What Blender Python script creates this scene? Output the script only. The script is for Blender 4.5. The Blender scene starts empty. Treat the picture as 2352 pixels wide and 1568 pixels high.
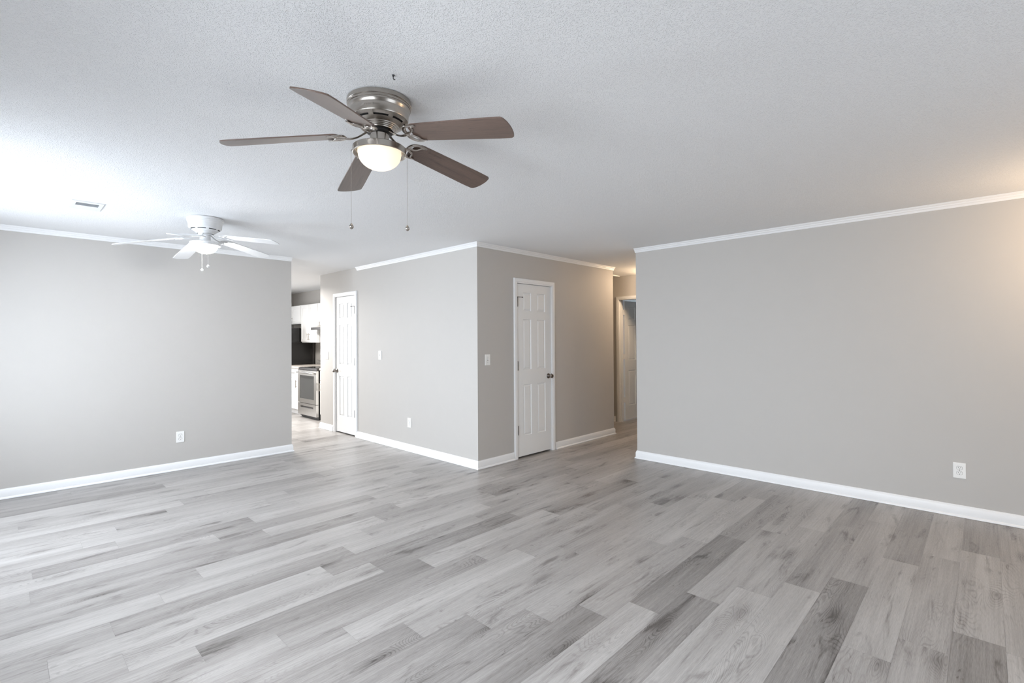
import bpy, bmesh, math, random
from mathutils import Vector, Matrix
random.seed(7)
SC = bpy.context.scene
COL = SC.collection
PI = math.pi

# ------------------------------------------------------------------ camera
CAM_H = 1.3887
cd = bpy.data.cameras.new('camera'); cam = bpy.data.objects.new('camera', cd); COL.objects.link(cam)
cd.sensor_width = 36; cd.sensor_fit = 'HORIZONTAL'; cd.lens = 1130.185 / 2352 * 36
cd.shift_x = 0; cd.shift_y = -15.152 / 2352; cd.clip_start = .02; cd.clip_end = 100
_y, _t, _r = math.radians(43.8832), math.radians(.56), math.radians(-.3511)
_fw = Vector((math.cos(_y) * math.cos(_t), math.sin(_y) * math.cos(_t), math.sin(_t)))
_rt = Vector((math.sin(_y), -math.cos(_y), 0)); _up = _rt.cross(_fw)
_R = _rt * math.cos(_r) + _up * math.sin(_r); _U = _up * math.cos(_r) - _rt * math.sin(_r)
M = Matrix.Identity(4)
for i in range(3):
    M[i][0] = _R[i]; M[i][1] = _U[i]; M[i][2] = -_fw[i]
M[2][3] = CAM_H
cam.matrix_world = M
SC.camera = cam

# ------------------------------------------------------------------ world, lights, exposure
w = bpy.data.worlds.new('world'); SC.world = w; w.use_nodes = True
bg = w.node_tree.nodes['Background']; bg.inputs[0].default_value = (.80, .89, 1, 1); bg.inputs[1].default_value = 1.0
vs = SC.view_settings
vs.view_transform = 'Standard'; vs.look = 'None'; vs.gamma = 1; vs.use_curve_mapping = False
vs.exposure = 1.0
SC.cycles.use_denoising = True
SC.cycles.max_bounces = 10; SC.cycles.diffuse_bounces = 6; SC.cycles.glossy_bounces = 4
SC.cycles.transparent_max_bounces = 12
SC.cycles.sample_clamp_indirect = 6

DAY = (.87, .93, 1.0); WARM = (1.0, .72, .46)
def area(name, loc, to, sx, sy, power, color, spread=180):
    d = bpy.data.lights.new(name, 'AREA'); d.shape = 'RECTANGLE'; d.size = sx; d.size_y = sy
    d.energy = power; d.color = color; d.spread = math.radians(spread)
    o = bpy.data.objects.new(name, d); COL.objects.link(o); o.location = loc
    o.rotation_euler = (Vector(to) - Vector(loc)).to_track_quat('-Z', 'Y').to_euler()
    return o
def point(name, loc, power, color, rad=.06):
    d = bpy.data.lights.new(name, 'POINT'); d.energy = power; d.color = color; d.shadow_soft_size = rad
    o = bpy.data.objects.new(name, d); COL.objects.link(o); o.location = loc
    return o
# daylight just outside the panes of the real window openings
area('daylight_dining', (-1.0, 4.60, 1.42), (1, 4.60, .66), 1.9, 1.3, 61, (.82, .90, 1.0), 165)
area('daylight_window', (-1.0, 1.25, 1.40), (1, 1.25, .1), 1.6, 1.3, 54, DAY, 140)
area('daylight_front', (1.9, -1.68, 1.40), (1.9, 1, .3), 1.7, 1.25, 4, DAY, 140)
area('daylight_kitchen', (1.6, 11.25, 1.5), (1.6, 9, 1.5), 1.6, 1.1, 52, (.97, .98, 1))
area('daylight_bedroom', (9.0, 7.75, 1.5), (9.0, 6, 1.3), 1.5, 1.2, 26, (.70, .86, 1))
point('hall_lamp_light', (6.95, 3.48, 2.29), 17, WARM, .09)
point('entry_lamp_light', (4.62, -.78, 2.02), 11, WARM, .10)
area('kitchen_ceiling_light', (2.75, 8.35, 2.38), (2.75, 8.35, 0), .5, .5, 42, (1, .96, .91), 165)

# ------------------------------------------------------------------ dimensions
H = 2.44
XL = -.75                    # left wall (windows), behind the camera's left edge
YF = -1.40                   # wall behind the camera
yA, xAe = 6.3098, 2.5466     # dining wall and its free end
xB, yC = 3.5556, 3.9348      # outside corner of the closet block
yBe, xCe = 7.680, 6.237
xD, yDe = 5.1469, 2.9361     # right wall and its free end
xE = 7.1997                  # hall end wall
xF, yK = 4.53, 11.10         # kitchen walls
WT = .115

# ------------------------------------------------------------------ materials
def new_mat(name):
    m = bpy.data.materials.new(name); m.use_nodes = True
    return m, m.node_tree.nodes, m.node_tree.links, m.node_tree.nodes['Principled BSDF']
def srgb(r, g, b):
    f = lambda c: ((c / 255) / 12.92 if c / 255 <= .04045 else ((c / 255 + .055) / 1.055) ** 2.4)
    return (f(r), f(g), f(b), 1)
def mat(name, col, rough=.5, metal=0, bump=None, var=.04, coat=0, aniso=0):
    """plain procedural material: faint noise in the colour, optional bump (scale, strength, distance)"""
    m, N, L, b = new_mat(name)
    tc = N.new('ShaderNodeTexCoord')
    nz = N.new('ShaderNodeTexNoise'); nz.inputs['Scale'].default_value = 9; nz.inputs['Detail'].default_value = 3
    L.new(tc.outputs['Object'], nz.inputs['Vector'])
    mx = N.new('ShaderNodeMix'); mx.data_type = 'RGBA'
    mx.inputs[6].default_value = tuple(c * (1 - var) for c in col[:3]) + (1,)
    mx.inputs[7].default_value = tuple(min(1, c * (1 + var)) for c in col[:3]) + (1,)
    L.new(nz.outputs['Fac'], mx.inputs[0]); L.new(mx.outputs[2], b.inputs['Base Color'])
    b.inputs['Roughness'].default_value = rough; b.inputs['Metallic'].default_value = metal
    b.inputs['Coat Weight'].default_value = coat
    if aniso: b.inputs['Anisotropic'].default_value = aniso
    if bump:
        n2 = N.new('ShaderNodeTexNoise'); n2.inputs['Scale'].default_value = bump[0]; n2.inputs['Detail'].default_value = 2
        L.new(tc.outputs['Object'], n2.inputs['Vector'])
        bp = N.new('ShaderNodeBump'); bp.inputs['Strength'].default_value = bump[1]; bp.inputs['Distance'].default_value = bump[2]
        L.new(n2.outputs['Fac'], bp.inputs['Height']); L.new(bp.outputs['Normal'], b.inputs['Normal'])
    return m

WALL = mat('wall_paint_greige', srgb(190, 187, 183), .62, bump=(260, .10, .002), var=.012)
TRIM = mat('trim_paint_white', srgb(236, 237, 238), .38, var=.01)
DOORM = mat('door_paint_white', srgb(234, 235, 235), .36, bump=(180, .05, .001), var=.01)
PLAST = mat('white_plastic', srgb(240, 240, 238), .3, var=.01)
DARK = mat('dark_slot', srgb(22, 21, 20), .6)
SCREW = mat('plate_screw', srgb(150, 150, 148), .4, .6)
NICKEL = mat('brushed_nickel', srgb(176, 170, 163), .24, 1, var=.05, aniso=.4)
LETTER = mat('embossed_nickel', srgb(128, 122, 117), .4, 1, var=.05)
SHINY = mat('polished_nickel', srgb(186, 180, 174), .13, 1, var=.05)
HINGE = mat('hinge_dark_nickel', srgb(84, 80, 77), .42, .8)
DNICK = mat('door_nickel', srgb(150, 143, 137), .22, 1)
ENAMEL = mat('white_enamel', srgb(228, 229, 230), .28, var=.01)
CABW = mat('cabinet_white', srgb(244, 244, 243), .35, var=.01)
STEEL = mat('stainless_steel', srgb(205, 203, 200), .28, 1, var=.05)
STEELD = mat('dark_steel', srgb(96, 94, 94), .3, .9)
BLACKG = mat('black_appliance', srgb(15, 14, 14), .14, bump=(320, .08, .001), var=.25)
BLACKM = mat('black_enamel', srgb(42, 41, 42), .4)
GLASSK = mat('oven_glass', srgb(70, 72, 73), .06, .0, coat=.6)
COUNTER = mat('laminate_beige', srgb(214, 205, 196), .3, var=.12)

def granite():
    m, N, L, b = new_mat('speckled_splash')
    tc = N.new('ShaderNodeTexCoord'); v = N.new('ShaderNodeTexVoronoi'); v.inputs['Scale'].default_value = 55
    L.new(tc.outputs['Object'], v.inputs['Vector'])
    r = N.new('ShaderNodeValToRGB'); r.color_ramp.elements[0].color = srgb(110, 108, 108); r.color_ramp.elements[1].color = srgb(215, 212, 208)
    L.new(v.outputs['Color'], r.inputs[0]); L.new(r.outputs[0], b.inputs['Base Color']); b.inputs['Roughness'].default_value = .3
    return m
GRAN = granite()

def ceiling_mat():
    m, N, L, b = new_mat('popcorn_ceiling')
    b.inputs['Base Color'].default_value = srgb(238, 239, 240); b.inputs['Roughness'].default_value = .85
    tc = N.new('ShaderNodeTexCoord')
    n = noise(N, L, tc.outputs['Object'], 190, 2.5, .55, .3)
    n = maprange(N, L, n, .47, .70, 0, 1)
    bp = N.new('ShaderNodeBump'); bp.inputs['Strength'].default_value = .6; bp.inputs['Distance'].default_value = .0032
    L.new(n, bp.inputs['Height']); L.new(bp.outputs['Normal'], b.inputs['Normal'])
    return m

def math_node(N, L, op, a, bb=None, clamp=False):
    n = N.new('ShaderNodeMath'); n.operation = op; n.use_clamp = clamp
    for i, v in enumerate((a, bb)):
        if v is None: continue
        if isinstance(v, (int, float)): n.inputs[i].default_value = v
        else: L.new(v, n.inputs[i])
    return n.outputs[0]
def noise(N, L, vec, scale, detail=3, rough=.5, dist=0):
    n = N.new('ShaderNodeTexNoise'); n.inputs['Scale'].default_value = scale; n.inputs['Detail'].default_value = detail
    n.inputs['Roughness'].default_value = rough; n.inputs['Distortion'].default_value = dist
    L.new(vec, n.inputs['Vector']); return n.outputs['Fac']
def mapping(N, L, vec, sc):
    mp = N.new('ShaderNodeMapping'); mp.inputs['Scale'].default_value = sc; L.new(vec, mp.inputs['Vector']); return mp.outputs['Vector']
def maprange(N, L, v, a, b, c, d):
    n = N.new('ShaderNodeMapRange'); n.interpolation_type = 'SMOOTHSTEP'
    for i, k in enumerate((a, b, c, d)): n.inputs[i + 1].default_value = k
    L.new(v, n.inputs[0]); return n.outputs[0]

CEIL = ceiling_mat()

def oak_mat(name, tones, rough, stretch=1.0, contrast=1.0, gaps=True):
    """wood: plank tone from the face attribute 'tone', grain from a UV shifted plank by plank"""
    m, N, L, b = new_mat(name)
    uv = N.new('ShaderNodeUVMap'); uv.uv_map = 'UVMap'
    at = N.new('ShaderNodeAttribute'); at.attribute_name = 'tone'
    V = uv.outputs[0]
    # cathedral rings: contour lines of a smooth stretched noise
    low = noise(N, L, mapping(N, L, V, (1.0 * stretch, 6.0, 1)), 1.0, 2.0, .40, .30)
    vk = N.new('ShaderNodeTexVoronoi'); vk.inputs['Scale'].default_value = 1; vk.voronoi_dimensions = '2D'
    L.new(mapping(N, L, V, (1.5, 5.2, 1)), vk.inputs['Vector'])
    sx = N.new('ShaderNodeSeparateColor'); L.new(vk.outputs['Color'], sx.inputs[0])
    kf = math_node(N, L, 'MULTIPLY', maprange(N, L, vk.outputs['Distance'], 0, .42, 1, 0), maprange(N, L, sx.outputs[0], .62, .66, 0, 1))
    low = math_node(N, L, 'ADD', low, math_node(N, L, 'MULTIPLY', kf, .16))
    ring = math_node(N, L, 'SINE', math_node(N, L, 'MULTIPLY', low, 330.0))
    ring = maprange(N, L, ring, .1, 1.0, 0, 1)
    rmask = maprange(N, L, noise(N, L, mapping(N, L, V, (1.3, 4, 1)), 1.0, 2), .48, .66, 0, 1)
    ring = math_node(N, L, 'MULTIPLY', ring, math_node(N, L, 'MAXIMUM', rmask, kf))
    # long fine streaks and short pores
    st = noise(N, L, mapping(N, L, V, (2.2 * stretch, 95, 1)), 1.0, 4, .6)
    st2 = noise(N, L, mapping(N, L, V, (22, 420, 1)), 1.0, 2, .6)
    # smoky knots and dark smears
    sm = noise(N, L, mapping(N, L, V, (2.2, 12, 1)), 1.0, 5, .6, .9)
    sm = maprange(N, L, sm, .55, .74, 0, 1)
    kn = noise(N, L, mapping(N, L, V, (9, 26, 1)), 1.0, 3, .5, 1.2)
    kn = maprange(N, L, kn, .68, .80, 0, 1)
    fl = noise(N, L, mapping(N, L, V, (5, 130, 1)), 1.0, 2, .5, .3)
    fl = math_node(N, L, 'MULTIPLY', maprange(N, L, fl, .64, .74, 0, 1), maprange(N, L, noise(N, L, mapping(N, L, V, (4, 8, 1)), 1.0, 2), .5, .7, 0, 1))
    band = noise(N, L, mapping(N, L, V, (.8, 9, 1)), 1.0, 2, .5)
    val = math_node(N, L, 'ADD', at.outputs['Fac'], math_node(N, L, 'MULTIPLY', math_node(N, L, 'SUBTRACT', st, .5), .50 * contrast))
    val = math_node(N, L, 'ADD', val, math_node(N, L, 'MULTIPLY', math_node(N, L, 'SUBTRACT', st2, .5), .48 * contrast))
    val = math_node(N, L, 'ADD', val, math_node(N, L, 'MULTIPLY', math_node(N, L, 'SUBTRACT', band, .5), .56 * contrast))
    val = math_node(N, L, 'SUBTRACT', val, math_node(N, L, 'MULTIPLY', ring, .16 * contrast))
    val = math_node(N, L, 'SUBTRACT', val, math_node(N, L, 'MULTIPLY', sm, .34 * contrast))
    val = math_node(N, L, 'SUBTRACT', val, math_node(N, L, 'MULTIPLY', kn, .30 * contrast), True)
    val = math_node(N, L, 'SUBTRACT', val, math_node(N, L, 'MULTIPLY', math_node(N, L, 'POWER', kf, 3.0), .26 * contrast), True)
    val = math_node(N, L, 'SUBTRACT', val, math_node(N, L, 'MULTIPLY', fl, .30 * contrast), True)
    r = N.new('ShaderNodeValToRGB')
    e = r.color_ramp.elements
    e[0].color = tones[0]; e[1].color = tones[2]
    x = e.new(.5); x.color = tones[1]
    L.new(val, r.inputs[0]); L.new(r.outputs[0], b.inputs['Base Color'])
    b.inputs['Roughness'].default_value = rough
    bp = N.new('ShaderNodeBump'); bp.inputs['Strength'].default_value = .12; bp.inputs['Distance'].default_value = .001
    L.new(val, bp.inputs['Height']); L.new(bp.outputs['Normal'], b.inputs['Normal'])
    return m
FLOOR = oak_mat('grey_oak_planks', (srgb(76, 71, 68), srgb(150, 146, 143), srgb(192, 189, 186)), .36)
WALNUT = oak_mat('walnut_laminate', (srgb(44, 33, 28), srgb(96, 77, 67), srgb(126, 105, 94)), .33, stretch=1.4, contrast=1.0)
wb = WALNUT.node_tree.nodes['Principled BSDF']; wb.inputs['Coat Weight'].default_value = .5; wb.inputs['Coat Roughness'].default_value = .28

def bowl_mat(name, e, col):
    m, N, L, b = new_mat(name)
    b.inputs['Base Color'].default_value = (.9, .88, .84, 1); b.inputs['Roughness'].default_value = .35
    b.inputs['Emission Color'].default_value = col; b.inputs['Emission Strength'].default_value = e
    tr = N.new('ShaderNodeBsdfTranslucent'); tr.inputs[0].default_value = (.95, .92, .86, 1)
    mx = N.new('ShaderNodeMixShader'); mx.inputs[0].default_value = .55
    L.new(b.outputs[0], mx.inputs[1]); L.new(tr.outputs[0], mx.inputs[2])
    L.new(mx.outputs[0], N['Material Output'].inputs['Surface'])
    return m
BOWL = bowl_mat('frosted_bowl_glass', .22, (1, .86, .66, 1))
BOWLW = bowl_mat('opal_bowl_glass', 105, (.96, .98, 1, 1))
def pane_mat():
    m, N, L, b = new_mat('window_glass')
    t = N.new('ShaderNodeBsdfTransparent'); g = N.new('ShaderNodeBsdfGlossy'); g.inputs['Roughness'].default_value = .02
    mx = N.new('ShaderNodeMixShader'); mx.inputs[0].default_value = .06
    L.new(t.outputs[0], mx.inputs[1]); L.new(g.outputs[0], mx.inputs[2]); L.new(mx.outputs[0], N['Material Output'].inputs['Surface'])
    return m
PANE = pane_mat()

# ------------------------------------------------------------------ mesh helpers
class MB:
    def __init__(s): s.v = []; s.f = []; s.mi = []
    def add(s, vs_, fs, mi=0):
        o = len(s.v); s.v += [tuple(p) for p in vs_]
        for f in fs: s.f.append([o + i for i in f]); s.mi.append(mi)
        return s
    def box(s, x0, x1, y0, y1, z0, z1, mi=0):
        v = [(x, y, z) for z in (z0, z1) for y in (y0, y1) for x in (x0, x1)]
        return s.add(v, [(0, 2, 3, 1), (4, 5, 7, 6), (0, 1, 5, 4), (2, 6, 7, 3), (0, 4, 6, 2), (1, 3, 7, 5)], mi)
    def lathe(s, prof, seg=64, c=(0, 0, 0), axis='z', mi=0, skip=None):
        v = []; f = []; n = len(prof)
        for k in range(seg):
            a = 2 * PI * k / seg
            for r, z in prof:
                x, y = r * math.cos(a), r * math.sin(a)
                p = (x, y, z) if axis == 'z' else ((x, z, y) if axis == 'y' else (z, x, y))
                v.append((c[0] + p[0], c[1] + p[1], c[2] + p[2]))
        for k in range(seg):
            k2 = (k + 1) % seg
            for i in range(n - 1):
                if skip and skip(k, i): continue
                f.append((k * n + i, k2 * n + i, k2 * n + i + 1, k * n + i + 1))
        return s.add(v, f, mi)
    def tube(s, pts, rad, seg=10, flat=1.0, up=Vector((0, 0, 1)), mi=0):
        pts = [Vector(p) for p in pts]; n = len(pts); v = []; f = []
        for i, p in enumerate(pts):
            t = (pts[min(i + 1, n - 1)] - pts[max(i - 1, 0)]).normalized()
            a = t.cross(up)
            if a.length < 1e-4: a = t.cross(Vector((1, 0, 0)))
            a.normalize(); b2 = a.cross(t).normalized()
            r = rad[i] if isinstance(rad, (list, tuple)) else rad
            for k in range(seg):
                q = 2 * PI * k / seg
                v.append(p + a * math.cos(q) * r + b2 * math.sin(q) * r * flat)
        for i in range(n - 1):
            for k in range(seg):
                k2 = (k + 1) % seg
                f.append((i * seg + k, i * seg + k2, (i + 1) * seg + k2, (i + 1) * seg + k))
        f.append(tuple(range(seg))); f.append(tuple((n - 1) * seg + k for k in range(seg)))
        return s.add(v, f, mi)
    def spline(s, pts, rad, seg=10, flat=1.0, sub=5):
        """tube through points smoothed by a Catmull-Rom curve"""
        P = [Vector(p) for p in pts]; n = len(P); o = []; rr = []
        for i in range(n - 1):
            a, b2, c, d = P[max(i - 1, 0)], P[i], P[i + 1], P[min(i + 2, n - 1)]
            for k in range(sub):
                t = k / sub
                o.append(.5 * (2 * b2 + (c - a) * t + (2 * a - 5 * b2 + 4 * c - d) * t * t + (3 * b2 - a - 3 * c + d) * t ** 3)); rr.append(rad[i] + (rad[i + 1] - rad[i]) * t)
        o.append(P[-1]); rr.append(rad[-1])
        return s.tube(o, rr, seg, flat)
    def sweep(s, path, prof, side=1, mi=0):
        """profile (offset from wall, z) along a 2-D path with mitred corners"""
        P = [Vector(p) for p in path]; n = len(P); m = len(prof); v = []; f = []
        def nrm(a, b2):
            d = (b2 - a).normalized(); return Vector((-d.y, d.x)) * side
        for i in range(n):
            if i == 0: o = nrm(P[0], P[1])
            elif i == n - 1: o = nrm(P[-2], P[-1])
            else:
                a, b2 = nrm(P[i - 1], P[i]), nrm(P[i], P[i + 1]); o = (a + b2) / (1 + a.dot(b2))
            for q, z in prof: v.append((P[i].x + o.x * q, P[i].y + o.y * q, z))
        for i in range(n - 1):
            for k in range(m):
                k2 = (k + 1) % m
                f.append((i * m + k, i * m + k2, (i + 1) * m + k2, (i + 1) * m + k))
        f.append(tuple(range(m))); f.append(tuple((n - 1) * m + k for k in range(m)))
        return s.add(v, f, mi)
    def prism(s, outline, z0, z1, mi=0):
        n = len(outline)
        v = [(x, y, z0) for x, y in outline] + [(x, y, z1) for x, y in outline]
        f = [tuple(range(n - 1, -1, -1)), tuple(range(n, 2 * n))] + [(k, (k + 1) % n, n + (k + 1) % n, n + k) for k in range(n)]
        return s.add(v, f, mi)
    def ball(s, c, r, seg=8, rings=6, sz=1, mi=0):
        prof = [(max(1e-5, r * math.sin(PI * i / rings)), -r * sz * math.cos(PI * i / rings)) for i in range(rings + 1)]
        return s.lathe(prof, seg, c, mi=mi)
    def build(s, name, mats, parent=None, smooth=None, bevel=0, merge=True, xf=None):
        me = bpy.data.meshes.new(name); me.from_pydata(s.v, [], s.f)
        for i, p in enumerate(me.polygons): p.material_index = s.mi[i]
        bm = bmesh.new(); bm.from_mesh(me)
        if merge: bmesh.ops.remove_doubles(bm, verts=bm.verts, dist=2e-5)
        bmesh.ops.recalc_face_normals(bm, faces=bm.faces)
        if xf: bm.transform(xf)
        bm.to_mesh(me); bm.free()
        for m in (mats if isinstance(mats, (list, tuple)) else [mats]): me.materials.append(m)
        if smooth is not None:
            for p in me.polygons: p.use_smooth = True
            me.set_sharp_from_angle(angle=math.radians(smooth))
        o = bpy.data.objects.new(name, me); COL.objects.link(o)
        if parent: o.parent = parent
        if bevel:
            b = o.modifiers.new('bevel', 'BEVEL'); b.width = bevel; b.segments = 2; b.limit_method = 'ANGLE'; b.angle_limit = math.radians(40)
        return o
def tag(o, label, cat, group=None):
    o['label'] = label; o['category'] = cat
    if group: o['group'] = group
    return o
def thing(name, label, cat, loc, rotz=0, group=None):
    o = bpy.data.objects.new(name, None); COL.objects.link(o); o.location = loc; o.rotation_euler = (0, 0, rotz)
    o.empty_display_size = .1
    return tag(o, label, cat, group)
def struct(o): o['kind'] = 'structure'; return o

# ------------------------------------------------------------------ floor: one mesh, one face per plank
PW, PL, Y0 = .1778, 1.225, .483
TONE = {'D': .36, 'd': .46, 'm-': .53, 'm': .58, 'm+': .62, 'l': .69}
ENDS = {-3: [(3.12, 'D', 'l'), (4.36, 'l', 'd')], -2: [(2.88, 'm', 'm')], -1: [(2.64, 'm', 'm+'), (3.87, 'l', 'd')],
        0: [(3.35, 'D', 'm')], 1: [(3.1, 'l', 'm-'), (4.34, 'm-', 'd')], 2: [(2.86, 'l', 'm'), (4.09, 'm', 'l')],
        3: [(2.61, 'D', 'm')], 4: [(2.31, 'l', 'D')], 5: [(2.1, 'D', 'm'), (3.33, 'm', 'l')], 6: [(1.88, 'd', 'm+')],
        7: [(1.64, 'd', 'm')], 8: [(2.6, 'm', 'm')], 9: [(1.15, 'm', 'l'), (2.38, 'l', 'm')], 10: [(.91, 'm', 'd')],
        11: [(.62, 'm', 'D'), (1.84, 'D', 'l'), (3.07, 'l', 'd')], 12: [(.38, 'm', 'l'), (1.6, 'l', 'D')],
        13: [(1.37, 'l', 'd'), (2.6, 'd', 'm')], 14: [(.38, 'm', 'd'), (1.59, 'd', 'l')], 15: [(.61, 'l', 'l')],
        16: [(.83, 'm', 'l')], 17: [(2.31, 'd', 'l')], 18: [(1.34, 'd', 'l')], 19: [(1.07, 'l', 'd')], 20: [(1.36, 'd', 'l')],
        22: [(.39, 'l', 'l')], 23: [(.6, 'l', 'm')], 25: [(1.09, 'l', 'd')], 26: [(1.32, 'm', 'l')], 28: [(.85, 'l', 'm')],
        29: [(1.1, 'd', 'l')], 32: [(.37, 'd', 'm')]}
def build_floor():
    V = []; Fc = []; tones = []; uvs = []
    x0, x1, ylo, yhi = XL - .12, 10.6, YF - .12, 11.3
    g = .0003
    rnd = random.Random(11)
    for k in range(int((ylo - Y0) / PW) - 1, int((yhi - Y0) / PW) + 1):
        ya, yb = max(ylo, Y0 + k * PW), min(yhi, Y0 + (k + 1) * PW)
        if yb - ya < .01: continue
        ends = ENDS.get(k)
        base = ends[0][0] if ends else rnd.uniform(0, PL)
        known = {}
        if ends:
            for e, a, c in ends:
                i = round((e - base) / PL); known[i - 1] = a; known[i] = c
        i0 = int(math.floor((x0 - base) / PL)) - 1
        for i in range(i0, i0 + 14):
            xa, xb = max(x0, base + i * PL), min(x1, base + (i + 1) * PL)
            if xb - xa < .01: continue
            t = TONE[known[i]] if i in known else rnd.choice((.47, .52, .57, .58, .6, .64, .68))
            t += rnd.uniform(-.03, .03)
            ou, ov = rnd.uniform(0, 60), rnd.uniform(0, 60)
            o = len(V)
            V += [(xa + g, ya + g, 0), (xb - g, ya + g, 0), (xb - g, yb - g, 0), (xa + g, yb - g, 0)]
            Fc.append((o, o + 1, o + 2, o + 3)); tones.append(t)
            for p in V[-4:]: uvs.append((p[0] + ou, p[1] + ov))
    # the darker joint bed a hair below the plank faces
    o = len(V); V += [(x0, ylo, -.0015), (x1, ylo, -.0015), (x1, yhi, -.0015), (x0, yhi, -.0015)]
    Fc.append((o, o + 1, o + 2, o + 3)); tones.append(.30)
    for p in V[-4:]: uvs.append((p[0], p[1]))
    o = len(V); V += [(x0, ylo, -.15), (x1, ylo, -.15), (x1, yhi, -.15), (x0, yhi, -.15)]
    for f in ((0, 3, 2, 1), (0, 1, -3, -4), (1, 2, -2, -3), (2, 3, -1, -2), (3, 0, -4, -1)):
        Fc.append(tuple(o + i for i in f)); tones.append(.2)
        for i in f: uvs.append((V[o + i][0], V[o + i][1]))
    me = bpy.data.meshes.new('floor'); me.from_pydata(V, [], Fc)
    ul = me.uv_layers.new(name='UVMap')
    for i, u in enumerate(uvs): ul.data[i].uv = u
    a = me.attributes.new('tone', 'FLOAT', 'FACE')
    for i, t in enumerate(tones): a.data[i].value = t
    me.materials.append(FLOOR)
    ob = bpy.data.objects.new('floor', me); COL.objects.link(ob)
    return struct(ob)
build_floor()

# ------------------------------------------------------------------ shell
struct(MB().box(XL - .12, 10.6, YF - .12, 11.3, H, H + .1).build('ceiling', CEIL))
def wall(name, *boxes):
    mb = MB()
    for b in boxes: mb.box(*b)
    return struct(mb.build(name, WALL, merge=False))
Z = (0, H)
# door openings
D1 = (4.172, 4.806, 2.055); D2 = (6.560, 7.166, 2.055); D3 = (3.62, 4.425, 2.045)
wall('wall_dining', (XL, xAe, yA, yA + WT, *Z))
wall('wall_closet', (xB, D1[0], yC, yC + WT, *Z), (D1[1], xCe, yC, yC + WT, *Z), (D1[0], D1[1], yC, yC + WT, D1[2], H))
wall('wall_pantry', (xB, xB + WT, yC + WT, D2[0], *Z), (xB, xB + WT, D2[1], yBe, *Z), (xB, xB + WT, D2[0], D2[1], D2[2], H))
wall('wall_hall_side', (xCe - WT, xCe, yC + WT, yBe, *Z))
wall('wall_block_back', (xB + WT, xCe - WT, yBe - WT, yBe, *Z))
wall('wall_right', (xD, xD + WT, YF, yDe, *Z))
wall('wall_hall_end', (xE, xE + WT, 1.0, D3[0], *Z), (xE, xE + WT, D3[1], 7.6, *Z), (xE, xE + WT, D3[0], D3[1], D3[2], H))
wall('wall_hall_near', (xD + WT, xE, 1.0, 1.0 + WT, *Z))
wall('wall_hall_far', (xCe, xE, 7.5, 7.6, *Z))
wall('wall_bedroom_back', (10.48, 10.6, 1.0, 7.6, *Z))
wall('wall_bedroom_near', (xE + WT, 10.48, 1.0, 1.1, *Z))
wall('wall_bedroom_far', (xE + WT, 8.2, 7.5, 7.6, *Z), (9.8, 10.48, 7.5, 7.6, *Z), (8.2, 9.8, 7.5, 7.6, 0, .85), (8.2, 9.8, 7.5, 7.6, 2.1, H))
wall('wall_kitchen_side', (xF, xF + WT, yBe, yK, *Z))
wall('wall_kitchen_back', (XL, .75, yK, yK + WT, *Z), (2.45, xF + WT, yK, yK + WT, *Z), (.75, 2.45, yK, yK + WT, 0, .9), (.75, 2.45, yK, yK + WT, 2.1, H))
WF = (1.0, 2.8, .76, 2.08)
wall('wall_front', (XL, WF[0], YF - .12, YF, *Z), (WF[1], xD + WT, YF - .12, YF, *Z), (WF[0], WF[1], YF - .12, YF, 0, WF[2]), (WF[0], WF[1], YF - .12, YF, WF[3], H))
WP = (3.65, 5.55, .76, 2.08); WW = (.45, 2.05, .76, 2.08)
wall('wall_left', (XL - .12, XL, YF, WW[0], *Z), (XL - .12, XL, WW[1], WP[0], *Z), (XL - .12, XL, WP[1], yK + WT, *Z),
     (XL - .12, XL, WW[0], WW[1], 0, WW[2]), (XL - .12, XL, WW[0], WW[1], WW[3], H), (XL - .12, XL, WP[0], WP[1], WP[3], H), (XL - .12, XL, WP[0], WP[1], 0, WP[2]))
def window(name, x0, y0, y1, z0, z1, mull):
    f = MB(); w_ = .05
    f.box(x0, x0 + .06, y0, y0 + w_, z0, z1).box(x0, x0 + .06, y1 - w_, y1, z0, z1).box(x0, x0 + .06, y0 + w_, y1 - w_, z0, z0 + w_).box(x0, x0 + .06, y0 + w_, y1 - w_, z1 - w_, z1)
    ym = (y0 + y1) / 2
    f.box(x0, x0 + .06, ym - .03, ym + .03, z0 + w_, z1 - w_)
    o = struct(f.build(name, TRIM, merge=False))
    MB().box(x0 + .028, x0 + .032, y0 + w_, y1 - w_, z0 + w_, z1 - w_).build('window_pane', PANE, o)
    return o
window('window_1', XL - .10, *WP, True)
window('window_2', XL - .10, *WW, True)
w3 = window('window_3', 0, -WF[1], -WF[0], *WF[2:], True); w3.rotation_euler = (0, 0, PI / 2); w3.location = (0, YF - .10, 0)

# ------------------------------------------------------------------ trim
CROWN = [(0, -.0462), (.006, -.0462), (.010, -.040), (.012, -.032), (.020, -.024), (.022, -.017), (.031, -.010), (.033, -.005), (.038, -.004), (.038, 0), (0, 0)]
CROWN = [(p, H + z) for p, z in CROWN]
BASE = [(0, .0015), (.0243, .0015), (.0243, .006), (.0215, .013), (.0165, .018), (.0143, .019), (.0143, .066), (.0125, .070), (.011, .078), (.0065, .084), (.005, .0900), (0, .0900)]
def crown(name, path, side): return struct(MB().sweep(path, CROWN, side).build(name, TRIM, smooth=25))
def base(name, *paths):
    mb = MB()
    for p, sd in paths: mb.sweep(p, BASE, sd)
    return struct(mb.build(name, TRIM, smooth=25, merge=False))
crown('trim_1', [(XL, yA), (xAe, yA)], -1)
crown('trim_2', [(xB, 6.50), (xB, yC), (xCe + .012, yC)], -1)
crown('trim_3', [(xD, yDe + .006), (xD, YF)], -1)
base('baseboard_dining', ([(XL, yA), (xAe, yA), (xAe, yA + WT)], -1))
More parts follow.
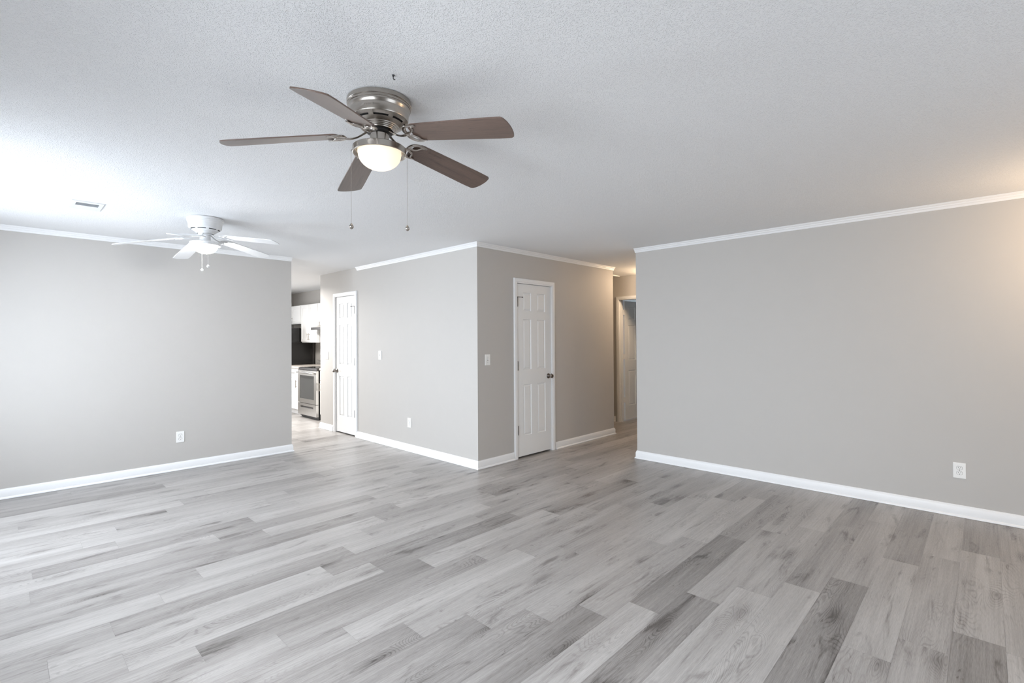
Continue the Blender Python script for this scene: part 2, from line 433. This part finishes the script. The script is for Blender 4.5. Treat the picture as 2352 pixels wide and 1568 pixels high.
base('baseboard_pantry', ([(xB + .3, yBe), (xB, yBe), (xB, 7.240)], -1), ([(xB, 6.512), (xB, yC), (4.113, yC)], -1))
base('baseboard_closet', ([(4.873, yC), (xCe, yC), (xCe, 5.6)], -1))
base('baseboard_right', ([(xD + WT, yDe), (xD, yDe), (xD, YF)], -1))
base('baseboard_hall', ([(xE, 7.5), (xE, 4.500)], -1))

# ------------------------------------------------------------------ doors
def panel_slab(W, Ht, T, us, vs_, panels, kind='raised'):
    """slab in local axes: x across, y into the wall, z up; moulded panels on the front face (y=0)"""
    bm = bmesh.new()
    U = [0] + us + [W]; Vv = [0] + vs_ + [Ht]
    g = [[bm.verts.new((u, 0, v)) for u in U] for v in Vv]
    pf = []
    for j in range(len(Vv) - 1):
        for i in range(len(U) - 1):
            f = bm.faces.new((g[j][i], g[j][i + 1], g[j + 1][i + 1], g[j + 1][i]))
            if (i, j) in panels: pf.append(f)
    bm.normal_update()
    if kind == 'raised':
        bmesh.ops.inset_individual(bm, faces=pf, thickness=.008, depth=-.0095)
        bmesh.ops.inset_individual(bm, faces=pf, thickness=.003, depth=0)
        bmesh.ops.inset_individual(bm, faces=pf, thickness=.028, depth=.0085)
    else:
        bmesh.ops.inset_individual(bm, faces=pf, thickness=.003, depth=-.006)
    b = [bm.verts.new(p) for p in ((0, T, 0), (W, T, 0), (W, T, Ht), (0, T, Ht))]
    bm.faces.new((b[3], b[2], b[1], b[0]))
    nU, nV = len(U), len(Vv)
    bm.faces.new([g[0][i] for i in range(nU - 1, -1, -1)] + [b[0], b[1]])
    bm.faces.new([g[-1][i] for i in range(nU)] + [b[2], b[3]])
    bm.faces.new([g[j][0] for j in range(nV)] + [b[3], b[0]])
    bm.faces.new([g[j][-1] for j in range(nV - 1, -1, -1)] + [b[1], b[2]])
    bmesh.ops.recalc_face_normals(bm, faces=bm.faces)
    return bm
def obj_bm(name, bm, m, parent=None):
    me = bpy.data.meshes.new(name); bm.to_mesh(me); bm.free(); me.materials.append(m)
    o = bpy.data.objects.new(name, me); COL.objects.link(o)
    if parent: o.parent = parent
    return o
CAS = [(0, 0), (0, .0085), (.006, .0125), (.016, .0135), (.020, .0165), (.046, .018), (.054, .016), (.057, .012), (.057, 0)]
def casing(mb, x0, x1, zt, y0, zb=.001):
    """mitred casing around an opening x0..x1, top zt; wall face at local y = y0, outward is -y"""
    path = [(x0, zb), (x0, zt), (x1, zt), (x1, zb)]
    n = len(CAS); v = []; f = []
    for i, (x, z) in enumerate(path):
        sx = -1 if i < 2 else 1; sz = 1 if i in (1, 2) else 0
        for w_, t in CAS: v.append((x + sx * w_, y0 - t, z + sz * w_))
    for i in range(3):
        for k in range(n):
            k2 = (k + 1) % n; f.append((i * n + k, i * n + k2, (i + 1) * n + k2, (i + 1) * n + k))
    f.append(tuple(range(n))); f.append(tuple(3 * n + k for k in range(n)))
    mb.add(v, f)
def knob(parent, x, z):
    mb = MB()
    mb.lathe([(.0001, 0), (.0325, 0), (.0325, .003), (.029, .008), (.016, .011), (.013, .016), (.012, .028), (.015, .034),
              (.0235, .040), (.0265, .050), (.0265, .058), (.022, .066), (.010, .069), (.0001, .069)], 32, (0, 0, 0), 'y')
    mb.tube([(0, .048, .025), (0, .048, .034)], .004, 8)
    o = mb.build('door_knob', DNICK, parent, smooth=35)
    o.location = (x, 0, z); o.rotation_euler = (0, 0, PI)
    return o
def hinge(parent, x, z, m, stop=0, y=-.013):
    mb = MB()
    mb.tube([(x, y, z - .046), (x, y, z + .046)], .0062, 10).ball((x, y, z + .05), .006).ball((x, y, z - .05), .006)
    mb.box(x - .004, x + .004, y + .002, -.0005, z - .044, z + .044)
    h = mb.build('hinge', m, parent, smooth=35, merge=False)
    if stop:
        s = MB(); s.tube([(x, y - .002, z + .053), (x, y - .002, z + .062)], .006, 8)
        s.tube([(x - stop * .012, y - .004, z + .058), (x + stop * .030, y - .016, z + .058), (x + stop * .058, y - .022, z + .056)], .0034, 8)
        s.tube([(x + stop * .055, y - .024, z + .056), (x + stop * .064, y - .021, z + .056)], .0075, 10)
        s.build('door_stop', m, h, smooth=40, merge=False)
    return h
def door(name, W, T, us, loc, rot, knob_x, hinge_x, open_w, zt, stop):
    vs_ = [.238, .839, 1.013, 1.612, 1.711, 1.930]
    panels = {(i, j) for i in (1, 3) for j in (1, 3, 5)}
    o = obj_bm(name, panel_slab(W, 2.030, T, us, vs_, panels), DOORM)
    struct(o); o.location = loc; o.rotation_euler = (0, 0, rot)
    fr = MB(); zb = -loc[2] + .001
    x0, x1 = open_w
    casing(fr, x0 + .004, x1 - .004, zt - .004, -.006, zb)
    f = fr.build('door_frame', TRIM, o, smooth=25, merge=False)
    j = MB(); j.box(x0, x0 + .0015, -.005, .10, zb, zt).box(x1 - .0015, x1, -.005, .10, zb, zt).box(x0, x1, -.005, .10, zt - .0015, zt)
    j.box(x0, x0 + .012, T + .006, T + .03, zb, zt).box(x1 - .012, x1, T + .006, T + .03, zb, zt).box(x0, x1, T + .006, T + .03, zt - .012, zt)
    j.build('door_jamb', TRIM, o, merge=False)
    knob(o, knob_x, .917)
    for z, st in ((1.812, stop), (1.065, 0), (.312, 0)): hinge(o, hinge_x, z, HINGE, st)
    return o
door('door_1', .627, .035, [.112, .255, .363, .514], (4.1755, yC + .006, .018), 0, .572, .0055, (-.0035, .6305), D1[2] - .018, 1)
door('door_2', .598, .035, [.105, .245, .345, .490], (xB + .006, 7.162, .018), -PI / 2, .034, .5925, (-.004, .602), D2[2] - .018, -1)
# hall door, swung fully open into the room behind
d3 = obj_bm('door_3', panel_slab(.76, 2.025, .035, [.115, .345, .420, .645], [.238, .839, 1.013, 1.612, 1.711, 1.930], {(i, j) for i in (1, 3) for j in (1, 3, 5)}), DOORM)
struct(d3); d3.location = (7.372, 4.424, .012)
fr = MB(); casing(fr, -4.421, -3.624, D3[2] - .004, 0, .001)
f3 = fr.build('door_frame', TRIM, d3, smooth=25, merge=False)
f3.rotation_euler = (0, 0, -PI / 2); f3.location = (xE - 7.372, -4.424, -.012)
j = MB(); j.box(xE - .004, xE + WT + .004, 4.4235, 4.4248, .001, D3[2]).box(xE - .004, xE + WT + .004, 3.6202, 3.6215, .001, D3[2]).box(xE - .004, xE + WT + .004, 3.62, 4.4248, D3[2] - .0015, D3[2] - .0002)
j.box(xE + .03, xE + .065, 4.411, 4.4235, .001, D3[2] - .002)
jj = j.build('door_jamb', TRIM, d3, merge=False); jj.location = (-7.372, -4.424, -.012)
for z in (1.83, 1.075, .345):
    hb = MB(); hb.tube([(-.034, .0, z - .045), (-.034, .0, z + .045)], .0065, 10).box(-.066, .0, -.0045, -.0015, z - .044, z + .044)
    hb.build('hinge', TRIM, d3, smooth=35, merge=False)

# ------------------------------------------------------------------ electrical plates (local: x across, y into wall, z up)
def rounded(w_, h_, r, n=5):
    o = []
    for cx, cy, a0 in ((w_ - r, h_ - r, 0), (-w_ + r, h_ - r, 90), (-w_ + r, -h_ + r, 180), (w_ - r, -h_ + r, 270)):
        for i in range(n + 1):
            a = math.radians(a0 + 90 * i / n); o.append((cx + r * math.cos(a), cy + r * math.sin(a)))
    return o
ROTXZ = Matrix.Rotation(PI / 2, 4, 'X')       # prism axis z -> -y (out of the wall)
def plate(parent, w_, h_):
    mb = MB(); mb.prism(rounded(w_ / 2, h_ / 2, .003), .0002, .0045); mb.prism(rounded(w_ / 2 - .003, h_ / 2 - .003, .003), .0045, .0062)
    return mb.build('cover_plate', PLAST, parent, merge=False, xf=ROTXZ)
def screw(parent, x, z):
    return MB().lathe([(.0001, .0075), (.0028, .0075), (.0034, .0062)], 12).build('screw', SCREW, parent, xf=Matrix.Translation((x, 0, z)) @ ROTXZ)
def outlet(label, loc, rot, group='duplex outlets low on the walls'):
    t = thing('duplex_outlet', label, 'outlet', loc, rot, group)
    plate(t, .074, .118)
    for s in (1, -1):
        mb = MB(); z = s * .0195
        ol = [(x, max(-.0130, min(.0130, y))) for x, y in [(.0168 * math.cos(2 * PI * k / 28), .0168 * math.sin(2 * PI * k / 28)) for k in range(28)]]
        mb.prism([(x, y + z) for x, y in ol], .0062, .0078)
        mb.prism([(x * 1.07, y * 1.07 + z) for x, y in ol], .0058, .00635, 1)
        for sx, hh in ((-.0063, .0042), (.0063, .0036)):
            mb.prism([(sx - .0011, z + .004 - hh), (sx + .0011, z + .004 - hh), (sx + .0011, z + .004 + hh), (sx - .0011, z + .004 + hh)], .0078, .0080, 1)
        mb.prism([(.0026 * math.cos(2 * PI * k / 12), z - .0072 + .0026 * math.sin(2 * PI * k / 12)) for k in range(12)], .0078, .0080, 1)
        mb.build('receptacle', [PLAST, DARK], t, merge=False, xf=ROTXZ)
    screw(t, 0, 0)
    return t
def switch(label, loc, rot, n=1, group='toggle light switches'):
    t = thing('light_switch', label, 'light switch', loc, rot, group)
    plate(t, .074 if n == 1 else .118, .118)
    for i in range(n):
        x = 0 if n == 1 else (-.023, .023)[i]
        mb = MB(); mb.prism([(x - .0052, -.0118), (x + .0052, -.0118), (x + .0052, .0118), (x - .0052, .0118)], .0062, .0068, 1)
        mb.add([(x - .004, -.004, .006), (x + .004, -.004, .006), (x + .004, .006, .006), (x - .004, .006, .006),
                (x - .0035, .004, .017), (x + .0035, .004, .017), (x + .0035, .0095, .015), (x - .0035, .0095, .015)],
               [(0, 3, 2, 1), (4, 5, 6, 7), (0, 1, 5, 4), (1, 2, 6, 5), (2, 3, 7, 6), (3, 0, 4, 7)])
        mb.build('toggle', [PLAST, SCREW], t, merge=False, xf=ROTXZ)
        for z in (.030, -.030): screw(t, x, z)
    return t
outlet('white duplex outlet on the dining wall below the white fan', (1.356, yA, .357), 0)
outlet('white duplex outlet on the pale wall left of the outside corner', (xB, 5.211, .358), -PI / 2)
outlet('white duplex outlet at right on the wall near the warm glow', (xD, .155, .357), -PI / 2)
outlet('white duplex outlet on the kitchen wall right of the refrigerator', (xF, 9.76, 1.165), -PI / 2, None)
switch('single toggle switch left of the closet door with the dark knob', (3.700, yC, 1.170), 0)
switch('single toggle switch on the pale wall right of the pantry door', (xB, 5.894, 1.190), -PI / 2)
switch('double toggle switch plate left of the pantry door by the kitchen', (xB, 7.450, 1.162), -PI / 2, 2)

# ------------------------------------------------------------------ ceiling vent, hatch, hook
t = thing('ceiling_vent', 'white rectangular air register in the ceiling left of the white fan', 'vent', (.455, 4.965, H))
W2, L2 = .093, .145
mb = MB()
for a, b2, c, d in ((-W2, W2, -L2, -L2 + .05), (-W2, W2, L2 - .05, L2), (-W2, -W2 + .027, -L2 + .05, L2 - .05), (W2 - .027, W2, -L2 + .05, L2 - .05)):
    mb.box(a, b2, c, d, -.006, -.0005)
mb.box(-W2 + .027, W2 - .027, -.003, .003, -.006, -.0005)
mb.build('frame', ENAMEL, t, merge=False)
mb = MB(); mb.box(-.066, .066, -.095, .095, -.0012, -.0005); mb.build('duct_shadow_box', mat('duct_shade_grey', srgb(120, 126, 132), .7), t)  # flat plate behind the louvers, its grey paints the shade inside the duct
mb = MB()
for i in range(7):
    for s in (1, -1):
        y = s * (.010 + i * .0125)
        mb.add([(-.066, y, -.0015), (.066, y, -.0015), (.066, y + s * .008, -.009), (-.066, y + s * .008, -.009)], [(0, 1, 2, 3)])
mb.build('louvers', ENAMEL, t, merge=False)
t = thing('attic_hatch', 'white trimmed hatch edge in the hallway ceiling above the open door', 'ceiling hatch', (6.82, 4.70, H))
mb = MB()
for a, b2, c, d in ((-.325, .325, -.325, -.285), (-.325, .325, .285, .325), (-.325, -.285, -.285, .285), (.285, .325, -.285, .285)):
    mb.box(a, b2, c, d, -.014, -.0004)
mb.build('frame', TRIM, t, merge=False, bevel=.002)
MB().box(-.285, .285, -.285, .285, -.006, -.0004).build('panel', CEIL, t)
mb = MB(); mb.lathe([(.0001, -.006), (.004, -.0055), (.006, -.0005)], 12).tube([(0, 0, -.005), (0, 0, -.014), (.004, 0, -.018), (.008, 0, -.014)], .0018, 6)
tag(mb.build('ceiling_hook', BLACKM, smooth=40, merge=False), 'tiny dark hook in the textured ceiling above the wood bladed fan', 'hook').location = (1.076, 1.679, H)

# ------------------------------------------------------------------ ceiling fans
def blade_outline():
    r0, r1 = .172, .634; o = []
    hw = lambda t: .0575 + (.067 - .0575) * min(1, t * 1.15)
    left = []
    for i in range(6):                       # rounded root
        a = PI / 2 * i / 5
        left.append((r0 + .034 * (1 - math.sin(a)), (hw(0) - .034) + .034 * math.sin(a) - .034 * 0 if i else hw(0) - .034))
    left = [(r0 + .034 * (1 - math.sin(PI / 2 * i / 5)), hw(0) - .034 + .034 * (1 - math.cos(PI / 2 * i / 5)) ) for i in range(6)]
    left = [(r0 + .034 - .034 * math.cos(PI / 2 * i / 5), hw(0) - .034 + .034 * math.sin(PI / 2 * i / 5)) for i in range(6)]
    for i in range(1, 9):
        t_ = i / 9; left.append((r0 + .034 + (r1 - .058 - r0) * t_, hw(t_)))
    tip = []                                 # small corner radius, then a gentle bow across the end
    for y in (.066, .0635, .058, .046, .032, .016, 0):
        q = y / .067; tip.append((r1 + .006 - .016 * q ** 2.4 - .012 * max(0, q - .93) / .07, y))
    up = left + tip
    return up + [(x, -y) for x, y in reversed(up[:-1])]
BO = blade_outline()
def make_fan(name, label, loc, phase, droops, pitch, M_, chains, text=False):
    root = thing(name, label, 'ceiling fan', loc)
    met, shiny, blade_m, bowl_m, chain_m = M_
    # housing: slotted cone, stepped lower rings
    prof = [(.05, -.0005), (.129, -.0005), (.129, -.0035), (.1375, -.0040), (.1385, -.007), (.1382, -.0205), (.1365, -.0225), (.1350, -.0230), (.1350, -.0255), (.1360, -.0275), (.1350, -.0320), (.1322, -.0335),
            (.1322, -.0360), (.1315, -.0410), (.1275, -.0480), (.1258, -.0540), (.1243, -.0835), (.1228, -.0865), (.1190, -.0885), (.1100, -.0965),
            (.1030, -.1011), (.0900, -.1100), (.0855, -.1125), (.0845, -.1165), (.0795, -.1175), (.0785, -.1215), (.0735, -.1225), (.0725, -.1265), (.0675, -.1275), (.0665, -.1310), (.0600, -.1320), (.0590, -.1290)]
    mb = MB(); mb.lathe(prof, 96, skip=lambda k, i: i == 19 and (k % 12) < 9)
    mb.build('motor_housing', met, root, smooth=28)
    MB().lathe([(.112, -.088), (.104, -.094), (.095, -.100), (.085, -.104), (.060, -.122), (.0001, -.122)], 48).build('motor_core', DARK, root, smooth=40)
    MB().lathe([(.0001, -.121), (.054, -.121), (.054, -.140), (.048, -.144), (.0001, -.144)], 40).build('rotor', BLACKM if met is NICKEL else ENAMEL, root, smooth=35)
    if text:
        cu = bpy.data.curves.new('lettering', 'FONT'); cu.body = 'Harbor Breeze'; cu.size = .0125; cu.extrude = .0002; cu.align_x = 'CENTER'; cu.resolution_u = 3
        tmp = bpy.data.objects.new('lettering', cu); COL.objects.link(tmp)
        dg = bpy.context.evaluated_depsgraph_get(); me = bpy.data.meshes.new_from_object(tmp.evaluated_get(dg))
        bpy.data.objects.remove(tmp); me.name = 'lettering'
        a0 = math.radians(text)
        for v in me.vertices:
            x, y, z = v.co * 1.0
            x *= .86; a = a0 + x / .1252; r = .1252 + z
            v.co = (r * math.cos(a), r * math.sin(a), -.0690 + y)
        me.materials.clear(); me.materials.append(LETTER)
        o = bpy.data.objects.new('embossed_lettering', me); COL.objects.link(o); o.parent = root
    # switch housing with its small slot, light ring, bowl
    mb = MB(); mb.lathe([(.0001, -.1445), (.0385, -.1445), (.041, -.147), (.041, -.2000), (.047, -.2020), (.047, -.2065), (.0001, -.209)], 48)
    mb.build('switch_housing', met, root, smooth=35)
    ring = MB().lathe([(.042, -.2045), (.098, -.2045), (.1120, -.2050), (.1150, -.2075), (.1150, -.2310), (.1135, -.2330), (.1110, -.2330), (.1085, -.2290), (.0985, -.2210), (.0980, -.2130), (.042, -.2120), (.042, -.2045)], 72).build('light_ring', met, root, smooth=30)
    bp = [(.0940, -.2140), (.0940, -.2290), (.0925, -.2330)]
    for i in range(1, 13):
        a = PI / 2 * i / 12; bp.append((max(.0001,   .0920 * math.cos(a)), -.2340 - .067 * math.sin(a)))
    bowl = MB().lathe(bp, 64).build('light_bowl', bowl_m, root, smooth=60)
    # blades and arms
    for k in range(5):
        a = math.radians(phase + 72 * k)
        th = math.atan(droops[k])
        rot = Matrix.Rotation(a, 4, 'Z') @ Matrix.Translation((0, 0, -.142)) @ Matrix.Rotation(th, 4, 'Y') @ Matrix.Rotation(math.radians(pitch[k]), 4, 'X')
        mb = MB(); mb.prism(BO, -.0028, .0028)
        b = mb.build('blade', blade_m, root, bevel=.0012)
        me = b.data; ul = me.uv_layers.new(name='UVMap'); rr = random.Random(k + 3)
        ou, ov = rr.uniform(0, 40), rr.uniform(0, 40)
        for l in me.loops:
            c = me.vertices[l.vertex_index].co; ul.data[l.index].uv = (c.x + ou, c.y + ov)
        at = me.attributes.new('tone', 'FLOAT', 'FACE')
        for i in range(len(me.polygons)): at.data[i].value = .55
        b.matrix_local = rot
        # arm: strap from the rotor, then an open claw hugging the blade's underside
        inv = Matrix.Rotation(a, 4, 'Z')
        s = MB()
        rl = Matrix.Translation((0, 0, -.142)) @ Matrix.Rotation(th, 4, 'Y') @ Matrix.Rotation(math.radians(pitch[k]), 4, 'X')
        end = rl @ Vector((.158, 0, -.008))
        p0, p1, p2, p3 = Vector((.040, 0, -.133)), Vector((.066, 0, -.137)), Vector((.092, 0, end.z - .012)), end
        pts = []
        for i in range(13):
            q = i / 12; pts.append(p0 * (1 - q) ** 3 + p1 * 3 * q * (1 - q) ** 2 + p2 * 3 * q * q * (1 - q) + p3 * q ** 3)
        s.tube(pts, [.0095 - .003 * math.sin(PI * i / 12) for i in range(13)], 10, .55)
        zz = -.0065
        for sg in (1, -1):
            horn = [(.150, 0), (.150, sg * .020), (.158, sg * .038), (.174, sg * .050), (.196, sg * .053), (.222, sg * (.048 if sg > 0 else .056))]
            s.spline([rl @ Vector((x, y, zz)) for x, y in horn], [.0085, .0092, .0095, .0085, .0065, .0025], 10, .6)
            curl = [(.152, sg * .006), (.176, sg * .012), (.192, sg * .026), (.198, sg * .044), (.222, sg * .050)]
            s.spline([rl @ Vector((x, y, zz - .001)) for x, y in curl], [.0075, .0060, .0048, .0045, .0022], 10, .65)
        s.ball(rl @ Vector((.156, 0, zz - .001)), .0095, 12, 8, .6)
        arm = s.build('blade_arm', shiny, root, smooth=40, merge=False)
        arm.matrix_local = inv
    # pull chains with drops
    for (dx, dy, zt, z0, z1) in chains:
        mb = MB(); z = zt
        while z > z0:
            mb.ball((dx, dy, z), .0011, 6, 4); z -= .0032
        mb.tube([(dx, dy, zt), (dx, dy, z0)], .0005, 5)
        mb.tube([(dx * .92, dy * .92, zt + .004), (dx, dy, zt + .002), (dx, dy, zt - .003)], .0022, 6)
        c = mb.build('pull_chain', chain_m, root, smooth=60, merge=False)
        hgt = z0 - z1
        dp = [(.0001, z0)]
        for i in range(1, 11):
            q = i / 10; r = .0100 * (math.sin(PI * q ** 1.55)) ** .85 if i < 10 else .0001
            dp.append((max(.0001, r * hgt / .031 * 1.0), z0 - hgt * q))
        MB().lathe(dp, 20, (dx, dy, 0)).build('chain_pull', shiny, c, smooth=50)
    return root
F1 = (1.1556, 1.9134, H); F2 = (1.212, 4.799, H)
def off(c, dx, dd):
    n = math.hypot(c[0], c[1]); wx, wy = c[0] / n, c[1] / n
    return (wy * dx + wx * dd, -wx * dx + wy * dd)
CH = NICKEL
make_fan('ceiling_fan', 'brushed nickel ceiling fan with dark walnut blades and lit bowl', F1, 2.0, [.114, .131, .144, .193, .134],
         [-12.6] * 5, (NICKEL, SHINY, WALNUT, BOWL, CH),
         [(*off(F1, -.1195, 0), 2.214 - H, 1.902 - H, 1.871 - H), (*off(F1, .1185, 0), 2.214 - H, 1.906 - H, 1.875 - H)],
         text=180 + 58.8 - 14)
make_fan('ceiling_fan', 'all white ceiling fan with lit dome by the dining wall', F2, 22.4, [.143, .211, .228, .200, .117],
         [-6.2, -6, -6.1, -5, -6], (ENAMEL, ENAMEL, ENAMEL, BOWLW, ENAMEL),
         [(*off(F2, -.024, .116), 2.214 - H, 2.033 - H, 2.001 - H), (*off(F2, .020, -.118), 2.214 - H, 2.037 - H, 2.005 - H)])
point('fan_bulb', (F1[0], F1[1], H - .268), .12, (1, .82, .60), .022)
point('fan_bulb', (F2[0], F2[1], H - .262), 4, (1, .97, .93), .022)

# ------------------------------------------------------------------ kitchen (fronts face -x)
def shaker(parent, name, x, ya, yb, z0, z1, handle=None, T=.019):
    W, Hh = yb - ya, z1 - z0; fr_ = min(.055, W * .3, Hh * .3)
    bm = panel_slab(W, Hh, T, [fr_, W - fr_], [fr_, Hh - fr_], {(1, 1)}, 'flat')
    o = obj_bm(name, bm, CABW, parent)
    o.location = (x, yb, z0); o.rotation_euler = (0, 0, -PI / 2)
    if handle:
        u, z, ln, vert = handle; h = MB()
        if vert:
            h.tube([(u, -.028, z - ln / 2), (u, -.028, z + ln / 2)], .006, 8)
            for s in (-1, 1): h.tube([(u, 0, z + s * ln * .36), (u, -.028, z + s * ln * .36)], .0048, 8)
        else:
            h.tube([(u - ln / 2, -.028, z), (u + ln / 2, -.028, z)], .006, 8)
            for s in (-1, 1): h.tube([(u + s * ln * .36, 0, z), (u + s * ln * .36, -.028, z)], .0048, 8)
        h.build('bar_handle', NICKEL, o, smooth=40, merge=False)
    return o
XU = 4.20
def upper(label, ya, yb, z0, z1, doors, x=XU):
    t = thing('wall_cabinet', label, 'cabinet', (0, 0, 0))
    MB().box(x + .0195, xF - .002, ya + .001, yb - .001, z0, z1).build('cabinet_body', CABW, t)
    for d in doors: shaker(t, 'cabinet_door', x, *d)
    t.location = (0, 0, 0)
    return t
upper('tall white wall cabinet with two doors and bar handles beside the hood', 9.193, 9.947, 1.357, 2.11,
      [(9.205, 9.567, 1.375, 2.098, (.032, .095, .135, True)), (9.573, 9.935, 1.375, 2.098, (.330, .095, .135, True))])
upper('short white wall cabinet above the black refrigerator', 9.949, 10.86, 1.735, 2.11,
      [(9.962, 10.400, 1.757, 2.095, (.032, .06, .10, True)), (10.406, 10.848, 1.757, 2.095, (.41, .06, .10, True))])
upper('short white wall cabinet above the range hood', 8.431, 9.191, 1.755, 2.11,
      [(8.443, 8.808, 1.775, 2.098), (8.814, 9.179, 1.775, 2.098)])
# hood
t = thing('range_hood', 'slim stainless range hood under the short wall cabinet', 'range hood', (0, 0, 0))
mb = MB(); ya, yb = 8.433, 9.188
pr = [(4.08, 1.618), (4.08, 1.640), (4.235, 1.690), (4.235, 1.752), (xF - .002, 1.752), (xF - .002, 1.618)]
v = [(x, y, z) for y in (ya, yb) for x, z in pr]
mb.add(v, [tuple(range(6)), tuple(range(11, 5, -1))] + [(k, 6 + k, 6 + (k + 1) % 6, (k + 1) % 6) for k in range(6)])
mb.build('hood_body', STEEL, t)
MB().box(4.068, 4.0795, ya, yb, 1.594, 1.642).build('front_lip', STEELD, t, bevel=.003)
MB().box(4.10, xF - .03, ya + .03, yb - .03, 1.608, 1.6175).build('grease_filter', STEELD, t)
# range
t = thing('range', 'freestanding stainless electric range in the kitchen opening', 'range', (3.80, 8.755, 0))
w2 = .379
MB().box(.045, .680, -w2, w2, .03, .862).build('range_body', BLACKM, t, bevel=.003)
mb = MB().box(.012, .690, -w2, w2, .864, .906)
mb.build('cooktop_frame', STEELD, t, bevel=.004)
top = MB().box(.03, .672, -w2 + .014, w2 - .014, .9065, .9115).build('cooktop_glass', GLASSK, t, bevel=.001)
for x, y, r in ((.19, .19, .10), (.19, -.19, .08), (.49, .19, .08), (.49, -.19, .10)):
    MB().lathe([(r - .004, .912), (r, .912), (r, .9117), (r - .004, .9117), (r - .004, .912)], 32, (x, y, 0)).build('burner_ring', SCREW, top)
d = MB()
d.box(.0, .043, -w2 + .003, w2 - .003, .275, .352).box(0, .043, -w2 + .003, w2 - .003, .770, .860)
d.box(0, .043, -w2 + .003, -.290, .352, .770).box(0, .043, .290, w2 - .003, .352, .770)
dr = d.build('oven_door', STEEL, t, merge=False)
MB().box(.004, .030, -.290, .290, .352, .770).build('oven_window', GLASSK, dr)
h = MB(); h.tube([(-.043, -.335, .822), (-.050, -.2, .824), (-.052, 0, .825), (-.050, .2, .824), (-.043, .335, .822)], .0125, 12, up=Vector((1, 0, 0)))
for s in (-1, 1): h.tube([(0, s * .318, .822), (-.044, s * .318, .822)], .011, 10)
h.build('oven_handle', STEEL, dr, smooth=40, merge=False)
d = MB()
d.box(0, .043, -w2 + .003, w2 - .003, .060, .190).box(0, .043, -w2 + .003, w2 - .003, .222, .268).box(0, .043, -w2 + .003, -.26, .190, .222).box(0, .043, .26, w2 - .003, .190, .222).box(.020, .043, -.26, .26, .190, .222, 1)
d.build('storage_drawer', [STEEL, STEELD], t, merge=False)
for x in (.09, .63):
    for y in (-.33, .33): MB().lathe([(.0001, .0006), (.018, .0006), (.018, .006), (.010, .010), (.010, .031)], 12, (x, y, 0)).build('leveling_foot', BLACKM, t)
MB().box(.06, .075, -.36, .36, .006, .058).build('toe_panel', BLACKM, t)
# base cabinets, counters, splash
def lower(label, ya, yb, da, db, hside):
    t = thing('base_cabinet', label, 'cabinet', (0, 0, 0))
    mb = MB().box(3.8800, xF - .002, ya + .002, yb - .002, .1005, .873).box(3.935, xF - .002, ya + .002, yb - .002, .0015, .1005)
    mb.build('cabinet_body', CABW, t, merge=False)
    W = db - da
    shaker(t, 'drawer', 3.860, da, db, .700, .865, (W / 2, .085, .13, False))
    shaker(t, 'cabinet_door', 3.860, da, db, .110, .692, (.032 if hside == 'l' else W - .032, .475, .14, True))
    return t
lower('white base cabinet with one drawer beside the black refrigerator', 9.602, 9.955, 9.612, 9.945, 'l')
lower('white base cabinet with drawer and upright handle left of the range', 9.140, 9.600, 9.285, 9.590, 'r')
lower('white base cabinet at the right side of the range', 7.70, 8.365, 7.71, 8.355, 'l')
mb = MB().box(3.845, xF - .002, 9.138, 9.957, .874, .912)
tag(mb.build('countertop', COUNTER, bevel=.008), 'beige laminate countertop left of the range against the refrigerator', 'countertop')
mb = MB().box(3.845, xF - .002, 7.69, 8.368, .874, .912)
tag(mb.build('countertop', COUNTER, bevel=.012), 'rounded end of the pale countertop right of the range', 'countertop')
tag(MB().box(xF - .022, xF - .0025, 9.139, 9.90, .913, 1.010).build('backsplash', GRAN, bevel=.002), 'grey speckled stone splash strip on the wall behind the counter', 'backsplash')
# refrigerator
t = thing('refrigerator', 'tall black refrigerator whose glossy side shows beyond the counter', 'refrigerator', (3.70, 9.972, 0))
MB().box(.075, .755, 0, .86, .012, 1.650).build('fridge_body', BLACKG, t, bevel=.006)
MB().box(.7555, .780, .004, .856, .05, 1.645).build('back_panel', STEELD, t)
MB().box(0, .070, .002, .858, .55, 1.655).build('fridge_door', BLACKG, t, bevel=.012)
MB().box(0, .070, .002, .858, .03, .543).build('freezer_drawer', BLACKG, t, bevel=.012)
mb = MB(); mb.tube([(-.04, .05, .62), (-.045, .05, 1.0), (-.04, .05, 1.35)], .011, 10)
for z in (.64, 1.33): mb.tube([(0, .05, z), (-.041, .05, z)], .009, 8)
mb.build('door_handle', BLACKM, t, smooth=40, merge=False)
for y in (.06, .80):
    for x in (.12, .70): MB().lathe([(.0001, .0006), (.02, .0006), (.02, .013)], 12, (x, y, 0)).build('foot', BLACKM, t)
